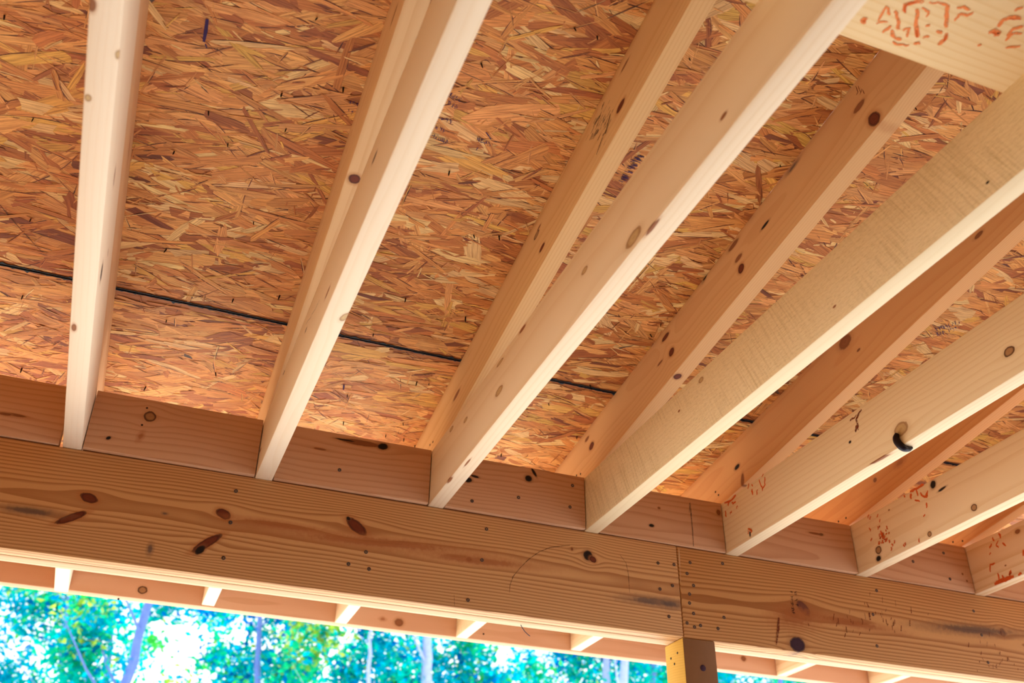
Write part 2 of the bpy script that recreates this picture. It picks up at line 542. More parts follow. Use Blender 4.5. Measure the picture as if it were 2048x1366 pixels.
# ------------------------------------------------------------------ rafters
SLOPE, Z0R, HR = 0.1379, 0.1682, 0.1395
RR_ = [0, -0.0052, 0.0044, 0.0226, 0.0309, 0.0355, 0.036, 0.036, 0.036]
RT = [0, -0.0119, -0.0078, -0.0112, 0.0026, 0.0106, 0.008, 0.008, 0]
RF = [Frame((JX[i] + RR_[i], 0, Z0R), (RT[i], -1, SLOPE), (1, RT[i], 0), T, HR * math.cos(math.atan(SLOPE))) for i in range(9)]
RK = {
    1: kn(RF[1], [(262, 330, .03, .004, 0, 'brown', 'right'), (258, 300, .04, .003, 0, 'pink', 'right')]),
    2: kn(RF[2], [(709, 358, .0105, .0105, 0, 'red', 'bottom'), (772, 138, .03, .006, 0, 'red', 'left'), (752, 215, .018, .004, 0, 'brown', 'left'),
                  (788, 30, .02, .004, 0, 'brown', 'left'), (697, 210, .02, .004, 0, 'brown', 'left'), (585, 580, .012, .003, 0, 'brown', 'left')]),
    3: kn(RF[3], [(1241, 212, .016, .007, 0, 'red', 'left'), (1073, 470, .014, .006, 0, 'ring', 'left'), (1084, 495, .013, .005, 0, 'red', 'left'),
                  (913, 790, .024, .006, 0, 'brown', 'left'), (1250, 130, .016, .003, 0, 'brown', 'left'), (1078, 455, .01, .003, 0, 'brown', 'left')]),
    4: kn(RF[4], [(1748, 238, .0125, .0165, .5, 'red', 'left'), (1718, 213, .016, .007, 0, 'brown', 'left'), (1467, 490, .020, .006, 0, 'brown', 'left'),
                  (1477, 516, .013, .006, 0, 'brown', 'left'), (1482, 537, .0105, .0105, 0, 'red', 'left'), (1530, 450, .014, .0035, 0, 'dark', 'left'),
                  (1343, 704, .011, .0095, 0, 'red', 'left'), (1331, 674, .016, .006, 0, 'red', 'left'), (1355, 753, .0095, .0085, 0, 'red', 'bottom'),
                  (1183, 892, .013, .009, 0, 'red', 'left'), (1174, 878, .012, .005, 0, 'brown', 'left'), (1320, 726, .012, .003, 0, 'brown', 'left'),
                  (1412, 548, .016, .006, .5, 'dark', 'left'), (1585, 335, .02, .005, 0, 'stain', 'left')]),
    5: kn(RF[5], [(1690, 684, .022, .016, 0, 'brown', 'left'), (1717, 700, .006, .003, 0, 'brown', 'left'), (1957, 470, .012, .005, 0, 'brown', 'left'),
                  (1485, 960, .018, .007, 1.2, 'brown', 'left'), (1474, 934, .012, .006, 0, 'dark', 'left')]),
    6: kn(RF[6], [(1750, 960, .007, .006, 0, 'brown', 'left'), (1800, 925, .02, .01, 0, 'pink', 'left')]),
    7: [],
}
RPAL = {1: ((0.800, 0.540, 0.310), (0.680, 0.380, 0.189)), 2: ((0.800, 0.530, 0.267), (0.660, 0.350, 0.146)), 3: ((0.780, 0.490, 0.215), (0.620, 0.300, 0.095)),
        4: ((0.760, 0.450, 0.198), (0.600, 0.270, 0.095)), 5: ((0.740, 0.390, 0.155), (0.600, 0.240, 0.073)), 6: ((0.740, 0.330, 0.107), (0.600, 0.210, 0.052)), 7: ((0.740, 0.350, 0.120), (0.600, 0.220, 0.060))}
rafter_text = [None,
    'pinkish sloping rafter, a narrow strip showing along the nearly vertical joist',
    'honey-coloured sloping rafter with one round red knot on its underside',
    'orange sloping rafter with a black scribbled stamp on its side',
    'orange-brown sloping rafter with a big dark knot just below the red-stamped plank',
    'plain reddish sloping rafter behind the rough-sawn joist',
    'deep orange sloping rafter behind the joist with the curled black scrap',
    'dark orange sloping rafter behind the joist with the torn black pocket',
    None]
rafters = {}
nF = math.sqrt(1 + SLOPE * SLOPE)
for i in range(1, 8):
    def loc(y, z):
        p = RF[i].i @ Vector((JX[i] + RR_[i], y, z))
        return (p.x, p.z)
    ytop = lambda y: Z0R + HR - SLOPE * y
    zb = JH + 0.0012 + max(0.0, -JE[i] * 0.99)
    yb = (Z0R - zb) / SLOPE
    prof = [loc(-2.95, Z0R + SLOPE * 2.95), loc(yb, zb), loc(0.982, zb), loc(0.982, ytop(0.982)), loc(-2.95, ytop(-2.95))]
    pal = RPAL[i]
    M = wood('rafter_timber', pal[0], pal[1], freq=[0, 150, 120, 170, 190, 220, 140, 150][i], pith=([0, .1, .06, -.16, -.2, -.25, -.1, -.1][i], [0, .05, .1, .10, .11, .08, .07, .07][i]),
             contrast=[0, .3, .4, .35, .3, .3, .35, .35][i], wav=0.008, seed=40 + i * 2.3, knots=RK[i], fibre=0.35)
    o = link('rafter', prism_mesh('rafter', prof, 0, T, 0.0025), M, None, RF[i].m)
    tag(o, rafter_text[i], 'rafter', 'rafters under the roof panels')
    rafters[i] = o

scrib = []
for k in range(46):
    t = random.random()
    cx = 1222 - 32 * t + random.gauss(0, 7)
    cy = 210 + 62 * t + random.gauss(0, 12)
    L = random.uniform(6, 18)
    scrib.append(([(cx, cy), (cx - .42 * L, cy + .9 * L)], random.uniform(1.2, 2.6)))
scrib += [([(1222, 228), (1216, 250), (1212, 268)], 4), ([(1206, 275), (1200, 292), (1194, 310)], 3), ([(1200, 232), (1192, 246), (1188, 254)], 3), ([(1196, 258), (1191, 272)], 3)]
strokes('ink_stamp', RF[3], 'left', scrib, M_blackink, rafters[3])
strokes('ink_stamp', RF[4], 'left', [(jag(p, .8), w) for p, w in [([(1711, 172), (1716, 184), (1713, 190)], 1.8), ([(1716, 172), (1722, 186)], 1.8), ([(1724, 178), (1720, 190)], 1.6), ([(1726, 180), (1729, 188)], 1.6)]],
        M_rust, rafters[4])
fasteners('toe_nail', RF[5], 'left', [(1431, 984), (1437, 990)], dot_me, M_nail, rafters[5])
fasteners('toe_nail', RF[6], 'left', [(1692, 1036), (1677, 1043)], dot_me, M_nail, rafters[6])
fasteners('toe_nail', RF[4], 'left', [(1153, 951), (1161, 948)], dot_me, M_nail, rafters[4])
fasteners('toe_nail', RF[3], 'left', [(866, 884), (860, 890)], dot_me, M_nail, rafters[3])
fasteners('toe_nail', RF[7], 'left', [(1906, 1084), (1925, 1082)], dot_me, M_nail, rafters[7])

# ------------------------------------------------------------------ header beam, three timbers
HB = 0.2325
BF = Frame((0, 0, -HB), (1, 0, 0), (0, 1, 0), 0.0395, HB)
BL, BLD = (0.70, 0.42, 0.19), (0.41, 0.18, 0.062)
JOINT = 1.1535
bkn = [(178, 996, .017, .0095, -0.25, 'red'), (143, 1035, .030, .0075, 0.55, 'red'), (447, 1028, .016, .010, -0.35, 'red'), (414, 1086, .034, .0085, 0.70, 'red'), (400, 1100, .012, .007, 0.90, 'dark'),
       (713, 1053, .027, .012, -0.60, 'red'), (697, 1037, .005, .004, -0.60, 'dark'), (1176, 1111, .012, .012, -0.60, 'dark'), (1186, 1119, .009, .007, -0.40, 'red'), (938, 1119, .006, .0045, -0.00, 'red'),
       (60, 1022, .055, .009, 0.02, 'stain'), (1306, 1203, .075, .011, 0.02, 'stain'), (1340, 1208, .030, .010, 0.0, 'stain'), (330, 1027, .006, .003, 0, 'stain'),
       (760, 1085, .22, .013, 0.05, 'pink'), (960, 1122, .14, .011, 0.04, 'pink'), (560, 1050, .10, .008, 0, 'pink'), (1144, 1098, .003, .004, 0, 'brown'), (300, 1098, .006, .012, 0, 'stain')]
M_beamL = wood('beam_timber', BL, BLD, freq=165, pith=(0.058, 0.118), contrast=0.85, wav=0.009, seed=2.2, knots=kn(BF, bkn), fibre=0.25, late=(0.35, 0.9))
beamL = board('header_beam', BF, -1.6, JOINT, M_beamL, 0.003)
tag(beamL, 'long knotty pine beam board with dark red knots, left of the butt joint above the post', 'beam', 'boards of the built-up beam')
BF2 = Frame((JOINT + 0.0022, 0.0005, -HB), (1, 0, 0), (0, 1, 0), 0.0395, HB)
bkn2 = [(1607, 1217, .022, .013, -.8, 'purple'), (1595, 1289, .022, .018, .15, 'purple'), (1590, 1232, .07, .03, .1, 'pink'), (2005, 1265, .010, .012, 0, 'brown'),
        (1950, 1260, .16, .014, .05, 'stain'), (1700, 1245, .13, .012, -.05, 'pink')]
M_beamR = wood('beam_timber', BL, (0.38, 0.16, 0.052), freq=150, pith=(0.066, 0.105), contrast=0.8, wav=0.009, seed=8.9, knots=kn(BF2, bkn2), fibre=0.25, late=(0.35, 0.9))
beamR = board('header_beam', BF2, 0, 2.4, M_beamR, 0.003)
tag(beamR, 'pine beam board right of the butt joint, with purple knots and rows of screws', 'beam', 'boards of the built-up beam')
BF3 = Frame((-1.6, 0.0432, -HB + 0.0004), (1, 0, 0), (0, 1, 0), 0.0395, HB)
M_beamB = wood('beam_timber', (0.74, 0.52, 0.30), (0.55, 0.32, 0.14), freq=160, seed=14.2, contrast=.4, pith=(.07, .2))
beamB = board('header_beam', BF3, 0, 5.15, M_beamB, 0.003)
tag(beamB, 'rear beam board, only its bright lower edge seen behind the front boards', 'beam', 'boards of the built-up beam')
# packing strip that fills between the two layers, set up a little
BF4 = Frame((-1.6, 0.0402, -HB + 0.006), (1, 0, 0), (0, 1, 0), 0.0027, HB - 0.008)
M_pack = plain('packing_ply', (0.20, 0.09, 0.04), 0.8)
tag(board('packing_strip', BF4, 0, 5.15, M_pack, 0), 'thin brown packing strip, the dark line between the two beam layers underneath', 'packing strip')

fasteners('screw', BF, 'left', [(472, 982), (461, 1045), (447, 1116), (973, 1058), (964, 1120), (936, 1200), (1316, 1126), (1348, 1129), (1345, 1171), (1320, 1178), (1338, 1233), (732, 1104), (697, 1128), (738, 1138)],
          screw_me, M_screw, beamL)
fasteners('screw', BF2, 'left', [(1380, 1125), (1374, 1147), (1387, 1171), (1379, 1188), (1379, 1206), (1387, 1227), (1374, 1246), (1389, 1254), (1401, 1251), (1436, 1257), (1445, 1127), (1448, 1235),
                                 (1753, 1181), (1746, 1229), (1754, 1292), (1947, 1222), (1963, 1270), (1976, 1325)], screw_me, M_screw, beamR)
strokes('pencil_arc', BF, 'left', [([(1019, 1186), (1020, 1170), (1026, 1153), (1040, 1136), (1058, 1118), (1078, 1104), (1100, 1095), (1125, 1092), (1140, 1091)], 1.6),
                                   ([(1240, 1110), (1252, 1126), (1257, 1150), (1259, 1185)], 1.3), ([(908, 1190), (909, 1212)], 1.5)], M_pencil, beamL)
strokes('splinter', BF2, 'left', [([(1357.5, 1097), (1358.5, 1115), (1359.5, 1135)], 3.0), ([(1360, 1136), (1361, 1165)], 1.6)], plain('fresh_splinter', (0.72, 0.48, 0.27), .8), beamR)
stamp = []
for k in range(9):
    cy = 1183 + 5.2 * k
    for cx in (1579.5 + .55 * k, 1588 + .55 * k):
        if random.random() < .86 and not (cx > 1587 and k > 5):
            q = random.choice([[(0, 0), (6, 0)], [(0, 0), (0, 3), (6, 3)], [(0, 3), (6, 0)], [(0, 0), (6, 1), (6, 3.4)]])
            stamp.append(([(cx + a * .9, cy + b) for a, b in q], 1.7))
            stamp.append(([(cx + 3, cy - .5), (cx + 3.3, cy + 3.5)], 1.3))
strokes('ink_stamp', BF2, 'left', stamp, M_blackink, beamR)
rs = []
for k in range(38):
    cx, cy = random.gauss(1735, 55), random.gauss(1238, 20)
    rs.append(([(cx, cy), (cx + random.uniform(-3, 3), cy + random.uniform(4, 14))], random.uniform(1.5, 3.5)))
rs += [([(1557, 1235), (1556, 1258), (1552, 1290)], 5), ([(1733, 1205), (1737, 1215)], 4), ([(1738, 1225), (1740, 1240)], 6)]
for k in range(22):
    cx, cy = random.gauss(1990, 30), random.gauss(1305, 22)
    rs.append(([(cx, cy), (cx + random.uniform(-3, 3), cy + random.uniform(3, 10))], random.uniform(1.5, 3)))
strokes('ink_smear', BF2, 'left', rs, M_rust, beamR)

# ------------------------------------------------------------------ blocking pieces
blk_text = ['blocking piece on the beam cut off by the frame beside the nearly vertical joist',
            'brown blocking piece with a single ring knot',
            'brown blocking piece with a long dark bark pocket on its top edge',
            'brown blocking piece with black resin knots and four screws',
            'brown blocking piece marked with a vertical pencil line',
            'brown blocking piece with looping cathedral grain and one dark dash',
            'short brown blocking piece with three dark screw heads, ending at the red-smeared corner joist',
            'sliver of brown blocking under the corner joist with red ink']
BK = {
    0: [(30, 830, .022, .003, 0, 'brown'), (10, 828, .012, .003, 0, 'brown')],
    1: [(300, 833, .012, .012, 0, 'ring'), (217, 876, .005, .0035, .7, 'dark'), (294, 816, .002, .002, 0, 'dark'), (284, 850, .002, .002, 0, 'dark'), (281, 873, .006, .012, -.3, 'pink')],
    2: [(722, 886, .047, .007, .02, 'brown'), (766, 893, .012, .008, .2, 'dark'), (690, 880, .022, .002, 0, 'dark'), (640, 898, .014, .0025, 0, 'brown')],
    3: [(1057, 957, .009, .008, 0, 'dark'), (1068, 945, .012, .0035, -1.0, 'dark'), (937, 960, .009, .006, .2, 'dark'), (950, 953, .010, .003, -.1, 'dark')],
    4: [(1303, 1051, .007, .004, .1, 'dark'), (1318, 1016, .004, .003, 0, 'brown'), (1437, 1025, .006, .008, 0, 'brown')],
    5: [(1642, 1069, .007, .0035, .1, 'dark'), (1630, 1067, .02, .003, 0, 'brown')],
    6: [(1934, 1162, .003, .003, 0, 'brown'), (1925, 1148, .003, .003, 0, 'brown')],
    7: [],
}
for i in range(0, 8):
    xa, xb = JX[i] + T + 0.0022, JX[i + 1] - (0.008 if i == 0 else 0.0022)
    F = Frame((xa, -0.0115 if i in (1, 2, 3, 5) else -0.004, 0.0022), (1, 0, 0), (0, 1, 0), T, JH - 0.0032)
    M = wood('blocking_timber', (0.70, 0.415, 0.24), (0.53, 0.26, 0.13), freq=[90, 75, 80, 100, 85, 70, 80, 80][i], pith=(0.05, [-.02, -.03, .15, .17, .05, .03, .06, .06][i]), contrast=.6, wav=.024,
             seed=70 + i * 5.1, knots=kn(F, BK[i]), fibre=0.22)
    o = board('blocking', F, 0, xb - xa, M, 0.0014)
    tag(o, blk_text[i], 'blocking', 'blocking pieces on the beam')
    sc = {2: [(679, 940)], 3: [(944, 1002), (1037, 995), (1145, 971), (1140, 1014)], 6: [(1826, 1123), (1887, 1106), (1900, 1158)]}.get(i, [])
    fasteners('screw', F, 'left', sc, screw_me, M_nail, o)
    if i == 4:
        strokes('pencil_line', F, 'left', [([(1379, 1006), (1382, 1030), (1385, 1060), (1387, 1093)], 2.0), ([(1380, 1005), (1378, 1025)], 1.8), ([(1381, 1008), (1383, 1032)], 1.8)], M_pencil, o)

# ------------------------------------------------------------------ fascia under the eave
FF = Frame((-1.7, 0.987, 0.0005), (1, 0, 0), (0, 1, 0), T, 0.168)
M_f = wood('fascia_timber', (0.78, 0.48, 0.30), (0.62, 0.32, 0.17), freq=85, pith=(.06, .03), contrast=.5, wav=.012, seed=91.0, tint=(0.68, 0.36, 0.20),
           knots=kn(FF, [(285, 1180, .013, .011, 0, 'ring'), (798, 1245, .014, .012, 0, 'brown'), (1487, 1317, .010, .009, 0, 'brown'), (765, 1238, .010, .006, 0, 'pink'),
                         (60, 1165, .05, .006, 0, 'red', 'bottom')]))
fas = board('fascia_board', FF, 0, 6.0, M_f, 0.0035)
tag(fas, 'pinkish fascia board along the outer eave, its lower edge against the trees', 'fascia')
fasteners('nail_head', FF, 'left', [(237, 1198), (967, 1268)], dot_me, M_screw, fas)

# ------------------------------------------------------------------ post
PF = Frame((1.1502, 0.0005, -2.4495), (1, 0, 0), (0, 1, 0), 0.0895, 2.4495 - HB - 0.0005)
M_post = wood('post_timber', (0.80, 0.56, 0.13), (0.66, 0.40, 0.08), freq=160, pith=(.2, .3), contrast=.35, wav=.004, seed=55.0, fibre=.4)
me = prism_mesh('post', box_prof(0, 0.0905, 0, PF.tz), 0, PF.ty, 0.003)
M_postf = plain('shaded_brown_post_face', (0.30, 0.185, 0.11), .75, 0, .18, 22)  # shade painted into the front face colour; the yellow side is the lit one
post = link('porch_post', me, [M_post, M_postf], None, PF.m)
for p_ in me.polygons:
    if abs(p_.normal.y) > .6:
        p_.material_index = 1
tag(post, 'square wooden post under the beam joint, yellow on its lit side and coloured shade-brown in front', 'post')
fasteners('knot', PF, 'left', [(1406, 1336)], lathe('knot', [(0, -.001), (.0075, -.001), (.0078, .0003), (.0068, .0007), (0, .0009)], 14), plain('purple_knot', (0.05, 0.028, 0.07), .5), post)


def post_side(u, v):
    P = at(u, v, 'x', 1.1502)
    return P


for k, (u, v) in enumerate([(1355, 1306), (1342, 1317), (1349, 1328)]):
    P = PF.i @ post_side(u, v)
    child_at('nail_head', dot_me, M_nail, post, PF, Matrix.Translation(P) @ Matrix.Rotation(math.radians(-90), 4, 'Y'))

# ------------------------------------------------------------------ plank on the joists
YP = -1.4255
PKF = Frame((0.2, YP - 0.235, JH + 0.0008), (1, 0, 0), (0, 1, 0), 0.235, T)
M_pl = wood('plank_timber', (0.84, 0.62, 0.33), (0.74, 0.46, 0.17), freq=110, pith=(0.06, 0.10), contrast=.4, wav=.008, seed=33.0, fibre=.25)
pk = board('loose_plank', PKF, 0, 1.9, M_pl, 0.003)
tag(pk, 'wide loose plank stamped with smeared red ink, lying across the tops of the joists', 'plank')
A = [([(1810, 24), (1809, 12), (1818, 6), (1838, 4), (1848, 2)], 6), ([(1834, 18), (1832, 40), (1833, 62), (1835, 75)], 6), ([(1860, 6), (1876, 6), (1895, 10)], 4), ([(1895, 8), (1894, 30), (1893, 55)], 6),
     ([(1893, 66), (1890, 80), (1876, 90)], 6), ([(1845, 75), (1858, 74)], 4), ([(1790, 22), (1797, 40), (1797, 60)], 5), ([(1780, 30), (1772, 12), (1756, 42)], 4), ([(1754, 46), (1775, 44)], 3),
     ([(1764, 66), (1775, 56), (1782, 52)], 5), ([(1783, 60), (1788, 74), (1802, 80)], 5), ([(1806, 60), (1818, 56), (1814, 74)], 4), ([(1728, 46), (1724, 40), (1734, 36)], 6), ([(1845, 14), (1858, 24), (1852, 34)], 3),
     ([(1910, 40), (1918, 28), (1935, 30), (1946, 24)], 4), ([(1912, 16), (1928, 12), (1940, 20)], 4), ([(1978, 66), (1990, 60), (1998, 66), (1988, 72)], 7), ([(1996, 52), (2006, 38), (2020, 34), (2040, 36)], 6),
     ([(2012, 72), (2026, 58), (2046, 52)], 5), ([(2010, 80), (2026, 66), (2044, 66)], 4), ([(1955, 92), (1962, 90)], 4), ([(2030, 20), (2046, 14)], 5), ([(1828, 86), (1840, 88)], 4), ([(1784, 84), (1800, 90), (1818, 90)], 3),
     ([(1872, 62), (1884, 66)], 5), ([(1850, 54), (1860, 50)], 4), ([(2012, 96), (2040, 92)], 4)]
strokes('ink_smear', PKF, 'bottom', [(jag(p, 1.8), w * 1.5) for p, w in A], M_redfade, pk)
B = [([(1810, 26), (1809, 14), (1816, 7), (1832, 5)], 5), ([(1832, 58), (1834, 74)], 5), ([(1892, 70), (1889, 82)], 5), ([(1726, 44), (1732, 38)], 4), ([(2018, 36), (2042, 38)], 4), ([(1984, 64), (1994, 68)], 5)]
strokes('ink_smear', PKF, 'bottom', [(jag(p, 1.4), w) for p, w in B], M_red, pk, 0.0007)

# ------------------------------------------------------------------ roof panels of pressed wood strands
YS = -0.1386
ZP = Z0R + HR + 0.0012


def osb_material():
    M, nt, b = new_mat('pressed_strands', 0.55, 0.3)
    at1 = nt.nodes.new('ShaderNodeAttribute')
    at1.attribute_name = 'strand_colour'
    uv = nt.nodes.new('ShaderNodeUVMap')
    uv.uv_map = 'grain'
    sp = nt.nodes.new('ShaderNodeSeparateXYZ')
    nt.links.new(uv.outputs[0], sp.inputs[0])
    u, v = S(nt, sp.outputs[0]), S(nt, sp.outputs[1])
    g = noise(nt, vec(nt, u * 14.0, v * 420.0, 0.0), 1.0, 3.0, 0.62, 1.0)
    g2 = noise(nt, vec(nt, u * 40.0, v * 160.0, 0.0), 1.0, 2.0, 0.6, 4.0)
    c = S(nt, at1.outputs['Color'])
    d = nt.nodes.new('ShaderNodeMix')
    d.data_type = 'RGBA'
    d.blend_type = 'MULTIPLY'
    d.inputs[0].default_value = 1.0
    nt.links.new(c.o, d.inputs[6])
    gr = mixc(nt, g.smooth(0.30, 0.66), (0.56, 0.42, 0.34), (1.16, 1.17, 1.14))
    nt.links.new(gr.o, d.inputs[7])
    c2 = S(nt, d.outputs[2])
    c2 = mixc(nt, g2.smooth(0.60, 0.80) * 0.38, c2, (0.20, 0.062, 0.018))
    nt.links.new(c2.o, b.inputs['Base Color'])
    bn = nt.nodes.new('ShaderNodeBump')
    bn.inputs['Strength'].default_value = 0.5
    bn.inputs['Distance'].default_value = 0.0008
    nt.links.new(g.o, bn.inputs['Height'])
    nt.links.new(bn.outputs[0], b.inputs['Normal'])
    return M


M_osb = osb_material()
TONES = [((0.80, 0.39, 0.115), 30), ((0.72, 0.31, 0.078), 30), ((0.60, 0.22, 0.050), 18), ((0.44, 0.14, 0.034), 9), ((0.88, 0.56, 0.22), 12), ((0.25, 0.075, 0.026), 2), ((0.80, 0.44, 0.09), 7), ((0.13, 0.08, 0.05), 0.12)]
TW = [t[1] for t in TONES]


def strand_panel(name, y0, y1, x0, x1, dense, thick=0.0115, seed=1):
    """Slab plus the strands pressed into its underside; x along the eave, y down the slope, underside at z = 0."""
    rnd = random.Random(seed)
    V, Fc, C, UV = [], [], [], []

    def add(poly, z, col, ruv):
        b0 = len(V)
        for (px, py, pz, u, v) in poly:
            V.append((px, py, pz))
            C.append((*col, 1))
            UV.append((u + ruv[0], v + ruv[1]))
        Fc.append(list(range(b0, b0 + len(poly))))

    # slab faces
    base = (0.46, 0.17, 0.045)
    c8 = [(x0, y0, 0), (x1, y0, 0), (x1, y1, 0), (x0, y1, 0), (x0, y0, thick), (x1, y0, thick), (x1, y1, thick), (x0, y1, thick)]
    for q in ((0, 3, 2, 1), (4, 5, 6, 7), (0, 1, 5, 4), (1, 2, 6, 5), (2, 3, 7, 6), (3, 0, 4, 7)):
        add([(*c8[k], c8[k][0], c8[k][1]) for k in q], 0, base, (0, 0))
    dx0, dx1, dy0, dy1 = dense
    area = (dx1 - dx0) * (dy1 - dy0)

    def strand(L, W, depth, wild):
        cx, cy = rnd.uniform(dx0, dx1), rnd.uniform(dy0, dy1)
        ang = rnd.gauss(-0.08, 0.33) if rnd.random() > wild else rnd.uniform(-1.6, 1.6)
        col = rnd.choices(TONES, TW)[0][0]
        k = rnd.uniform(0.84, 1.14)
        col = (min(.92, col[0] * k), min(.9, col[1] * k * rnd.uniform(.95, 1.06)), col[2] * k)
        ca, sa = math.cos(ang), math.sin(ang)
        h = L / 2
        w0, w1 = W / 2 * rnd.uniform(.35, 1.05), W / 2 * rnd.uniform(.35, 1.05)
        j = lambda a: rnd.uniform(-a, a)
        sk = j(W * .6)
        bow = j(W * .35)
        pts = [(-h + j(h * .1), -w0), (-h * .45, -W / 2 + j(W * .08) + bow * .6), (0, -W / 2 + bow), (h * .45, -W / 2 + j(W * .08) + bow * .6), (h + j(h * .1), -w1 + sk * .3)]
        nj = rnd.randint(1, 3)
        for q in range(nj):
            t = (q + 1) / (nj + 1)
            pts.append((h + j(min(h * .22, .012)), -w1 + sk * .3 + (2 * w1) * t))
        pts += [(h * rnd.uniform(.8, 1), w1 + sk * .3), (h * .45, W / 2 + j(W * .08) + bow * .6), (0, W / 2 + bow), (-h * .45, W / 2 + j(W * .08) + bow * .6), (-h * rnd.uniform(.8, 1), w0)]
        for q in range(rnd.randint(1, 2)):
            pts.append((-h + j(min(h * .22, .012)), w0 - (2 * w0) * (q + 1) / 3))
        tx, ty = j(0.0007) / max(h, .01), j(0.0006) / max(W, .004)
        ruv = (rnd.uniform(0, 50), rnd.uniform(0, 50))
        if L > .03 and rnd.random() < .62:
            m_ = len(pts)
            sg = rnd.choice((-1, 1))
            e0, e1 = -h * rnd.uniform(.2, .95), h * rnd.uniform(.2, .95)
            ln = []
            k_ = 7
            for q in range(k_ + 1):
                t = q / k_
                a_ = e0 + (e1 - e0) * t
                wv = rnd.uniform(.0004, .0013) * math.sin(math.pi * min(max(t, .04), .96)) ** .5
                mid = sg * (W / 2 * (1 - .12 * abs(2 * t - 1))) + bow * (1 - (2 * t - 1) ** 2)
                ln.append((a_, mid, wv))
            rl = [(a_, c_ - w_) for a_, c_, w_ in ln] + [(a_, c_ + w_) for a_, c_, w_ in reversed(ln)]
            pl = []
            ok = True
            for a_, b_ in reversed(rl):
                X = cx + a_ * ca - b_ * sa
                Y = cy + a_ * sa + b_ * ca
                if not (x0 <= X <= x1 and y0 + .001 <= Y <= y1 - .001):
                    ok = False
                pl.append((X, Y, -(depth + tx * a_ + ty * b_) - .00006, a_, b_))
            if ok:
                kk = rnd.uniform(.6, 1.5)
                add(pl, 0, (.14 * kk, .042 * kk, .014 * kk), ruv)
        poly = []
        for a, b_ in reversed(pts):
            X = cx + a * ca - b_ * sa
            Y = cy + a * sa + b_ * ca
            if not (x0 <= X <= x1 and y0 + .001 <= Y <= y1 - .001):
                return
            z = -(depth + tx * a + ty * b_)
            poly.append((X, Y, min(z, -0.00005), a, b_))
        add(poly, 0, col, ruv)

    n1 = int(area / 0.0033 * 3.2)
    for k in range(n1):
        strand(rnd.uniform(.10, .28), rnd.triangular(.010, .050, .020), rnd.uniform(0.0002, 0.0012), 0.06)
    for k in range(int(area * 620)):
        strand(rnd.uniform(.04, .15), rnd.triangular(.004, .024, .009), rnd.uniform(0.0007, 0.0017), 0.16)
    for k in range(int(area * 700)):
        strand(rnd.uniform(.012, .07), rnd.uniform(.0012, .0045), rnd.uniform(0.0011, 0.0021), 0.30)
    me = bpy.data.meshes.new(name)
    me.from_pydata(V, [], Fc)
    ca = me.color_attributes.new('strand_colour', 'FLOAT_COLOR', 'POINT')
    ca.data.foreach_set('color', [c for q in C for c in q])
    ul = me.uv_layers.new(name='grain')
    flat = []
    for f in Fc:
        for k in f:
            flat += UV[k]
    ul.data.foreach_set('uv', flat)
    return me


pn = math.sqrt(1 + SLOPE * SLOPE)
PANF = Frame((0, 0, ZP), (1, 0, 0), (0, 1, -SLOPE), 1, 1)
ys = YS * pn
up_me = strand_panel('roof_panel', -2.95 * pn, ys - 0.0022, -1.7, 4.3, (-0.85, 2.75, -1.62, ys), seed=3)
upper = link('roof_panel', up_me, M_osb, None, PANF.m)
tag(upper, 'upper strand-board roof panel, above the dark seam, with violet stamp marks', 'roof panel', 'strand-board roof panels')
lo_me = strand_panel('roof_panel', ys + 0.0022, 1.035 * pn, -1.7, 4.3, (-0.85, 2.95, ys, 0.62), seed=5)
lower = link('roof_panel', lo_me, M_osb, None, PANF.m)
tag(lower, 'lower strand-board roof panel between the dark seam and the beam, brightly lit', 'roof panel', 'strand-board roof panels')

# painted edges along the seam
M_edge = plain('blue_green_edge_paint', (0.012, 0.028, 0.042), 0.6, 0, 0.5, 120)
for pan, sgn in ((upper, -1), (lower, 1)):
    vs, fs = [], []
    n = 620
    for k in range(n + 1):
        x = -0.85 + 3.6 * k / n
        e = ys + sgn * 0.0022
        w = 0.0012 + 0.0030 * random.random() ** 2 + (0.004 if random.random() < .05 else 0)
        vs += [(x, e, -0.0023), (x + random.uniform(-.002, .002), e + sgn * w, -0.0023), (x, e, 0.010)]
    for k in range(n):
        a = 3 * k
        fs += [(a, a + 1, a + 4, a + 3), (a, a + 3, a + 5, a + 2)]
    me = bpy.data.meshes.new('painted_edge')
    me.from_pydata(vs, [], fs)
    child_at('painted_edge', me, M_edge, pan, PANF, Matrix.Identity(4))['label'] = 'dark blue-green painted edge'

FEF = Frame((0, 0, ZP + 0.0126), (1, 0, 0), (0, 1, -SLOPE), 1, 1)
me = prism_mesh('roofing_felt', box_prof(-1.75, 4.35, 0, 0.002), -2.98, 1.06, 0)
felt = link('roofing_felt', me, plain('black_felt', (0.012, 0.012, 0.016), .9), None, FEF.m)
tag(felt, 'black roofing felt seen only as the dark line in the seam between roof panels', 'roofing felt')

# nail tips through the panels
UPN = [(67, 236), (62, 437), (417, 222), (564, 186), (573, 256), (349, 302), (507, 444), (687, 174), (634, 36), (962, 126), (1148, 55), (1194, 72), (899, 342), (333, 498), (467, 597),
       (947, 469), (931, 633), (998, 471), (747, 666), (560, 590), (1389, 590), (1322, 646), (1300, 668), (740, 470), (1378, 116), (1830, 215), (1560, 330), (9, 30), (812, 596), (456, 286)]
LON = [(46, 590), (333, 640), (431, 744), (292, 773), (44, 736), (834, 763), (858, 766), (695, 789), (806, 845), (687, 843), (772, 869), (808, 876), (1097, 806), (1154, 872), (1003, 907), (1529, 833), (1510, 850), (1180, 770), (830, 890)]


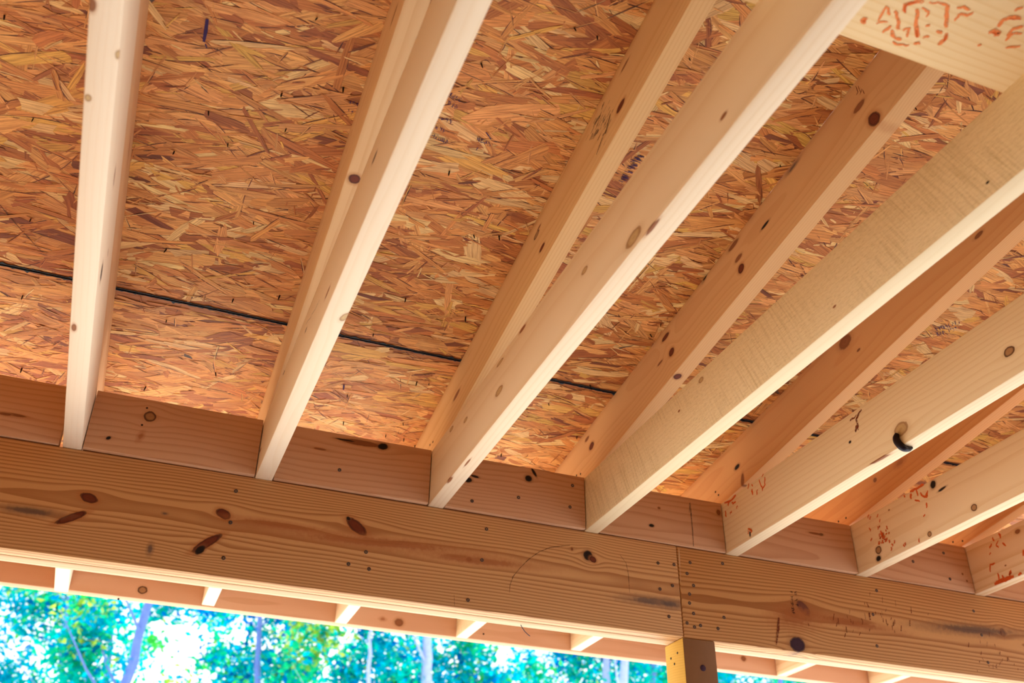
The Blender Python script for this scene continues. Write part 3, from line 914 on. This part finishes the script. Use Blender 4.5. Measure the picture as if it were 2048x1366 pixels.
def panel_nails(pts, pan):
    for u, v in pts:
        o = PANF.i @ CAM
        d = PANF.i.to_3x3() @ ray(u, v)
        p = o + d * ((0 - o.z) / d.z)
        L = Matrix.Translation(p) @ FACE_ROT['bottom'] @ Matrix.Rotation(random.uniform(-.25, .25), 4, 'X') @ Matrix.Rotation(random.uniform(-.25, .25), 4, 'Y')
        child_at('nail_tip', nail_me, M_nail, pan, PANF, L @ Matrix.Scale(random.uniform(.7, 1.15), 4))


panel_nails(UPN, upper)
panel_nails(LON, lower)

# ink stamps on the upper panel: broken rows of small violet marks
def stamp_rows(rows, h, w):
    out = []
    for (ax, ay), (bx, by), dens in rows:
        n = int(math.hypot(bx - ax, by - ay) / (w * 1.15))
        ux, uy = (bx - ax) / max(n, 1), (by - ay) / max(n, 1)
        L = math.hypot(ux, uy)
        tx, ty = ux / L, uy / L
        nx_, ny_ = -ty, tx
        for k in range(n):
            if random.random() > dens:
                continue
            cx, cy = ax + ux * k, ay + uy * k
            for q in range(3):
                a = (random.choice((0, .5, 1)) * w * .8, random.choice((0, .5, 1)) * h)
                b_ = (random.choice((0, .5, 1)) * w * .8, random.choice((0, .5, 1)) * h)
                if a == b_:
                    b_ = (a[0], (a[1] + h * .5) % (h * 1.01))
                out.append(([(cx + tx * a[0] + nx_ * a[1], cy + ty * a[0] + ny_ * a[1]), (cx + tx * b_[0] + nx_ * b_[1], cy + ty * b_[0] + ny_ * b_[1])], 2.0))
    return out


rows = [((901, 183), (926, 196), .9), ((898, 199), (920, 212), .9), ((885, 230), (914, 242), .9), ((873, 248), (895, 258), .95), ((866, 264), (900, 280), .95), ((955, 272), (985, 284), .8)]
strokes('ink_stamp', PANF, 'bottom', stamp_rows(rows, 8, 6) + [([(972, 262), (982, 276)], 4), ([(955, 276), (962, 282), (975, 284)], 2.5), ([(956, 292), (952, 298)], 3)], M_blueink, upper, 0.0026)
blob = []
for k in range(46):
    t = random.random()
    cx, cy = 1280 - 34 * t + random.uniform(-6, 6), 306 + 52 * t + random.uniform(-4, 4)
    blob.append(([(cx - 4, cy - 1), (cx + 5, cy + 2)], 2.4))
strokes('ink_stamp', PANF, 'bottom', blob, M_blueink, upper, 0.0026)
rows = [((1868, 655), (1918, 638), .9), ((1872, 664), (1926, 646), .7)]
strokes('ink_stamp', PANF, 'bottom', stamp_rows(rows, 7, 5), M_blueink, upper, 0.0026)
strokes('ink_stamp', PANF, 'bottom', stamp_rows([((690, 195), (722, 206), .8), ((688, 214), (712, 222), .7)], 7, 6) + [([(415, 36), (412, 60), (408, 82)], 9), ([(411, 86), (414, 94)], 4)], M_blueink, upper, 0.0026)
strokes('ink_mark', PANF, 'bottom', [([(688, 768), (687, 778)], 6)], M_blueink, lower, 0.0026)

# ------------------------------------------------------------------ loose bits
P0 = [(1797, 868), (1796, 876), (1798, 884), (1803, 890), (1810, 893.5), (1818, 894.5), (1825, 894)]
rad = [.0042, .0066, .0076, .0078, .0066, .0055, .0018]
pts = []
for k, (u, v) in enumerate(P0):
    if k < 3:
        q = JF[5].loc(u, v, 'left')
        q = q + Vector((0, -rad[k] * .9, 0))
    else:
        q = JF[5].loc(u, v, 'bottom')
        q = q + Vector((0, 0, -rad[k] * .8))
    pts.append(JF[5].m @ q)
dense_p, dense_r = [], []
for k in range(len(pts) - 1):
    for t in (0, .33, .66):
        dense_p.append(pts[k].lerp(pts[k + 1], t))
        dense_r.append(rad[k] * (1 - t) + rad[k + 1] * t)
dense_p.append(pts[-1])
dense_r.append(rad[-1])
for _ in range(4):
    dense_p = [dense_p[0]] + [(dense_p[k - 1] + dense_p[k] * 2 + dense_p[k + 1]) / 4 for k in range(1, len(dense_p) - 1)] + [dense_p[-1]]
me = tube('curled_scrap', dense_p, dense_r, 14)
tag(link('curled_scrap', me, M_black), 'curled purple-black scrap clinging to the lower edge of a cream joist', 'scrap')

wp = [at(u, v, 'y', 0.064) for u, v in [(1040.5, 1246), (1042, 1249), (1046, 1255), (1051, 1261), (1057, 1266), (1063, 1270)]]
wp[0].z = -HB + 0.002
wp = [w + Vector((0, 0.004 * k * .5, 0)) for k, w in enumerate(wp)]
tag(link('bent_wire', tube('bent_wire', wp, [.0010] * 6, 8), M_wire), 'short bent grey wire hanging from the lower edge of the beam', 'wire')

# ------------------------------------------------------------------ ground
def slab(name, x0, x1, y0, y1, z0, z1, M):
    me = prism_mesh(name, box_prof(x0, x1, z0, z1), y0, y1, 0)
    o = link(name, me, M)
    o['kind'] = 'structure'
    return o


slab('floor', -4.5, 7.5, -3.4, 1.6, -2.55, -2.45, plain('pale_concrete', (0.42, 0.44, 0.49), .8, 0, .08, 3))
slab('added_wall_back', -4.5, 7.5, -3.25, -3.0, -2.45, 1.6, plain('brown_shading_wall', (0.22, 0.105, 0.045), .85, 0, .15, 4))  # unseen wall, added to keep light off the faces towards the camera
slab('added_wall_left', -1.95, -1.78, -3.0, 3.2, -2.45, 1.6, plain('orange_bounce_wall', (0.66, 0.37, 0.12), .85, 0, .15, 4))  # unseen wall, added to bounce warm light onto the left-facing wood
slab('ground', -70, 70, -20, 90, -2.75, -2.56, plain('pale_dry_ground', (0.71, 0.70, 0.67), .9, 0, .15, 1.5))

# ------------------------------------------------------------------ trees
def leaf_material():
    M = bpy.data.materials.new('leaves')
    M.use_nodes = True
    nt = M.node_tree
    nt.nodes.clear()
    out = nt.nodes.new('ShaderNodeOutputMaterial')
    a = nt.nodes.new('ShaderNodeAttribute')
    a.attribute_name = 'leaf_colour'
    d = nt.nodes.new('ShaderNodeBsdfDiffuse')
    t = nt.nodes.new('ShaderNodeBsdfTranslucent')
    mx = nt.nodes.new('ShaderNodeMixShader')
    mx.inputs[0].default_value = 0.45
    for n in (d, t):
        nt.links.new(a.outputs['Color'], n.inputs['Color'])
    nt.links.new(d.outputs[0], mx.inputs[1])
    nt.links.new(t.outputs[0], mx.inputs[2])
    nt.links.new(mx.outputs[0], out.inputs['Surface'])
    return M


M_leaf = leaf_material()
M_trunk = plain('blue_grey_bark', (0.10, 0.16, 0.42), .9, 0, .35, 14)
M_trunk2 = plain('pale_lavender_bark', (0.30, 0.36, 0.62), .9, 0, .25, 14)
LEAFC = [((0.0, 0.40, 0.32), 5), ((0.0, 0.34, 0.50), 7), ((0.005, 0.47, 0.20), 4), ((0.05, 0.52, 0.06), 1.2), ((0.0, 0.15, 0.50), 2.6), ((0.38, 0.56, 0.06), .35)]
GZ = -2.56


def foliage(name, clumps, parent):
    V, Fc, C = [], [], []
    for (c, r, n, hue) in clumps:
        for k in range(n):
            p = c + Vector((random.gauss(0, r), random.gauss(0, r), random.gauss(0, r * .75)))
            s = random.uniform(.04, .08)
            a = Vector((random.gauss(0, 1), random.gauss(0, 1), random.gauss(0, .7))).normalized()
            b_ = a.cross(Vector((random.gauss(0, 1), random.gauss(0, 1), random.gauss(0, 1)))).normalized()
            nn = a.cross(b_) * s * .25
            col = hue if random.random() < .6 else random.choices([q[0] for q in LEAFC], [q[1] for q in LEAFC])[0]
            k0 = len(V)
            V += [p - a * s, p + b_ * s * .5 + nn, p + a * s, p - b_ * s * .5 + nn]
            C += [(*col, 1)] * 4
            Fc += [(k0, k0 + 1, k0 + 2), (k0, k0 + 2, k0 + 3)]
    me = bpy.data.meshes.new(name)
    me.from_pydata([tuple(v) for v in V], [], Fc)
    ca = me.color_attributes.new('leaf_colour', 'FLOAT_COLOR', 'POINT')
    ca.data.foreach_set('color', [c for q in C for c in q])
    return link(name, me, M_leaf, parent)


def trunk_mesh(name, base, pts, r0, r1):
    full = [base] + pts
    P, Rr = [], []
    n = len(full)
    for k in range(n - 1):
        for t in (0, .25, .5, .75):
            P.append(full[k].lerp(full[k + 1], t) + Vector((random.gauss(0, .012), random.gauss(0, .012), 0)))
            f = (k + t) / (n - 1)
            Rr.append(r0 + (r1 - r0) * f)
    P.append(full[-1])
    Rr.append(r1)
    return P, Rr


# (depth, trunk pixels top and bottom of the visible band, width in px, bark, crown pixel span, label)
TREES = [
    (15.0, (138, 1180, 120, 1366), 7, M_trunk, (-160, 150), 'dense teal tree filling the left end of the gap under the eave'),
    (11.5, (302, 1200, 252, 1366), 19, M_trunk, (150, 300), 'tree with a leaning blue-grey trunk, bright sky beside it'),
    (14.0, (232, 1195, 212, 1366), 10, M_trunk, (300, 430), 'slender tree standing close behind the leaning trunk'),
    (13.0, (520, 1225, 515, 1366), 12, M_trunk, (430, 600), 'bluish tree with airy crown, right of the big bright sky opening'),
    (12.0, (745, 1250, 735, 1366), 8, M_trunk2, (600, 790), 'yellow-green tree near the middle of the gap under the eave'),
    (12.5, (855, 1268, 853, 1366), 21, M_trunk2, (790, 1010), 'tree with a straight pale lavender trunk, midway along the eave'),
    (13.5, (1214, 1312, 1214, 1366), 15, M_trunk2, (1010, 1205), 'pale trunk tree nearest left of the twin trunks beside the post'),
    (13.0, (1250, 1318, 1247, 1366), 18, M_trunk2, (1205, 1290), 'thicker pale trunk tree, the second of the close pair before the post'),
    (14.5, (1303, 1322, 1305, 1366), 12, M_trunk, (1290, 1440), 'bluish thin-trunked tree just left of the yellow post'),
    (14.0, (1560, 1355, 1560, 1400), 10, M_trunk, (1440, 2250), 'tree seen through the small gap right of the post'),
]
SKY = [(345, 1262, 62, 40), (375, 1330, 48, 34), (85, 1312, 40, 34), (205, 1335, 24, 34), (258, 1235, 16, 40), (322, 1270, 12, 40), (560, 1345, 14, 20), (1115, 1350, 34, 20), (1040, 1352, 20, 24), (1480, 1352, 36, 16), (300, 1340, 20, 30), (170, 1245, 22, 10)]


def open_sky(u, v):
    return any(((u - a) / rx) ** 2 + ((v - b) / ry) ** 2 < 1 for a, b, rx, ry in SKY)


for (Y, (u0, v0, u1, v1), wpx, bark, (ca_, cb_), label) in TREES:
    A_, B_ = at(u0, v0, 'y', Y), at(u1, v1, 'y', Y)
    dirv = (A_ - B_).normalized()
    base = B_ + dirv * ((GZ - B_.z) / dirv.z)
    topp = A_ + dirv * ((7.5 - A_.z) / dirv.z)
    root = bpy.data.objects.new('tree', None)
    COL.objects.link(root)
    root.location = base
    tag(root, label, 'tree', 'trees beyond the eave')
    r = wpx / px_per_m(A_) / 2
    P, Rr = trunk_mesh('trunk', base - root.location, [B_ - root.location, A_ - root.location, topp - root.location], r * 1.25, r * .6)
    link('trunk', tube('trunk', P, Rr, 10), bark, root)
    for kbr in range(4):
        b0 = (A_ + dirv * random.uniform(-2.2, 1.5)) - root.location
        tip = b0 + Vector((random.uniform(-1.3, 1.3), random.uniform(-.8, .8), random.uniform(.5, 1.4)))
        link('branch', tube('branch', [b0, b0.lerp(tip, .5) + Vector((0, 0, -.08)), tip], [r * .35, r * .22, r * .08], 7), bark, root)
    clumps = []
    span = cb_ - ca_
    for k in range(int(max(14, span * .20))):
        u, v = random.uniform(ca_ - 15, cb_ + 15), random.uniform(1120 + u0 * .12, 1400)
        if open_sky(u, v):
            continue
        yy = Y + 0.35 + abs(random.gauss(0, .8))
        c = at(u, v, 'y', yy)
        hue = random.choices([q[0] for q in LEAFC], [q[1] for q in LEAFC])[0]
        if 540 < u < 720 and v < 1320 and random.random() < .5:
            hue = (0.38, 0.56, 0.06)
        clumps.append((c - root.location, random.uniform(.10, .26), random.randint(65, 125), hue))
    for k in range(10):
        c = A_ + dirv * random.uniform(.8, 4.5) + Vector((random.gauss(0, 1.0), random.gauss(0, 1.0), 0))
        clumps.append((c - root.location, random.uniform(.35, .6), 70, random.choices([q[0] for q in LEAFC], [q[1] for q in LEAFC])[0]))
    foliage('foliage', clumps, root)

# ------------------------------------------------------------------ light
W = bpy.data.worlds.new('sky')
SC.world = W
W.use_nodes = True
bg = W.node_tree.nodes['Background']
bg.inputs['Color'].default_value = (0.88, 0.94, 1.0, 1)
bg.inputs['Strength'].default_value = 1.25
sun = bpy.data.lights.new('sun', 'SUN')
sun.energy = 6.5
sun.angle = math.radians(1.0)
sun.color = (1.0, 0.97, 0.93)
so = bpy.data.objects.new('sun', sun)
COL.objects.link(so)
so.rotation_euler = Vector((0.30, 0.52, 0.80)).to_track_quat('Z', 'Y').to_euler()

vs_ = SC.view_settings
SC.display_settings.display_device = 'sRGB'
vs_.view_transform = 'Standard'
vs_.look = 'None'
vs_.exposure = 1.02
vs_.gamma = 1.0
vs_.use_curve_mapping = False
SC.cycles.max_bounces = 10
SC.cycles.diffuse_bounces = 5
SC.cycles.transparent_max_bounces = 8
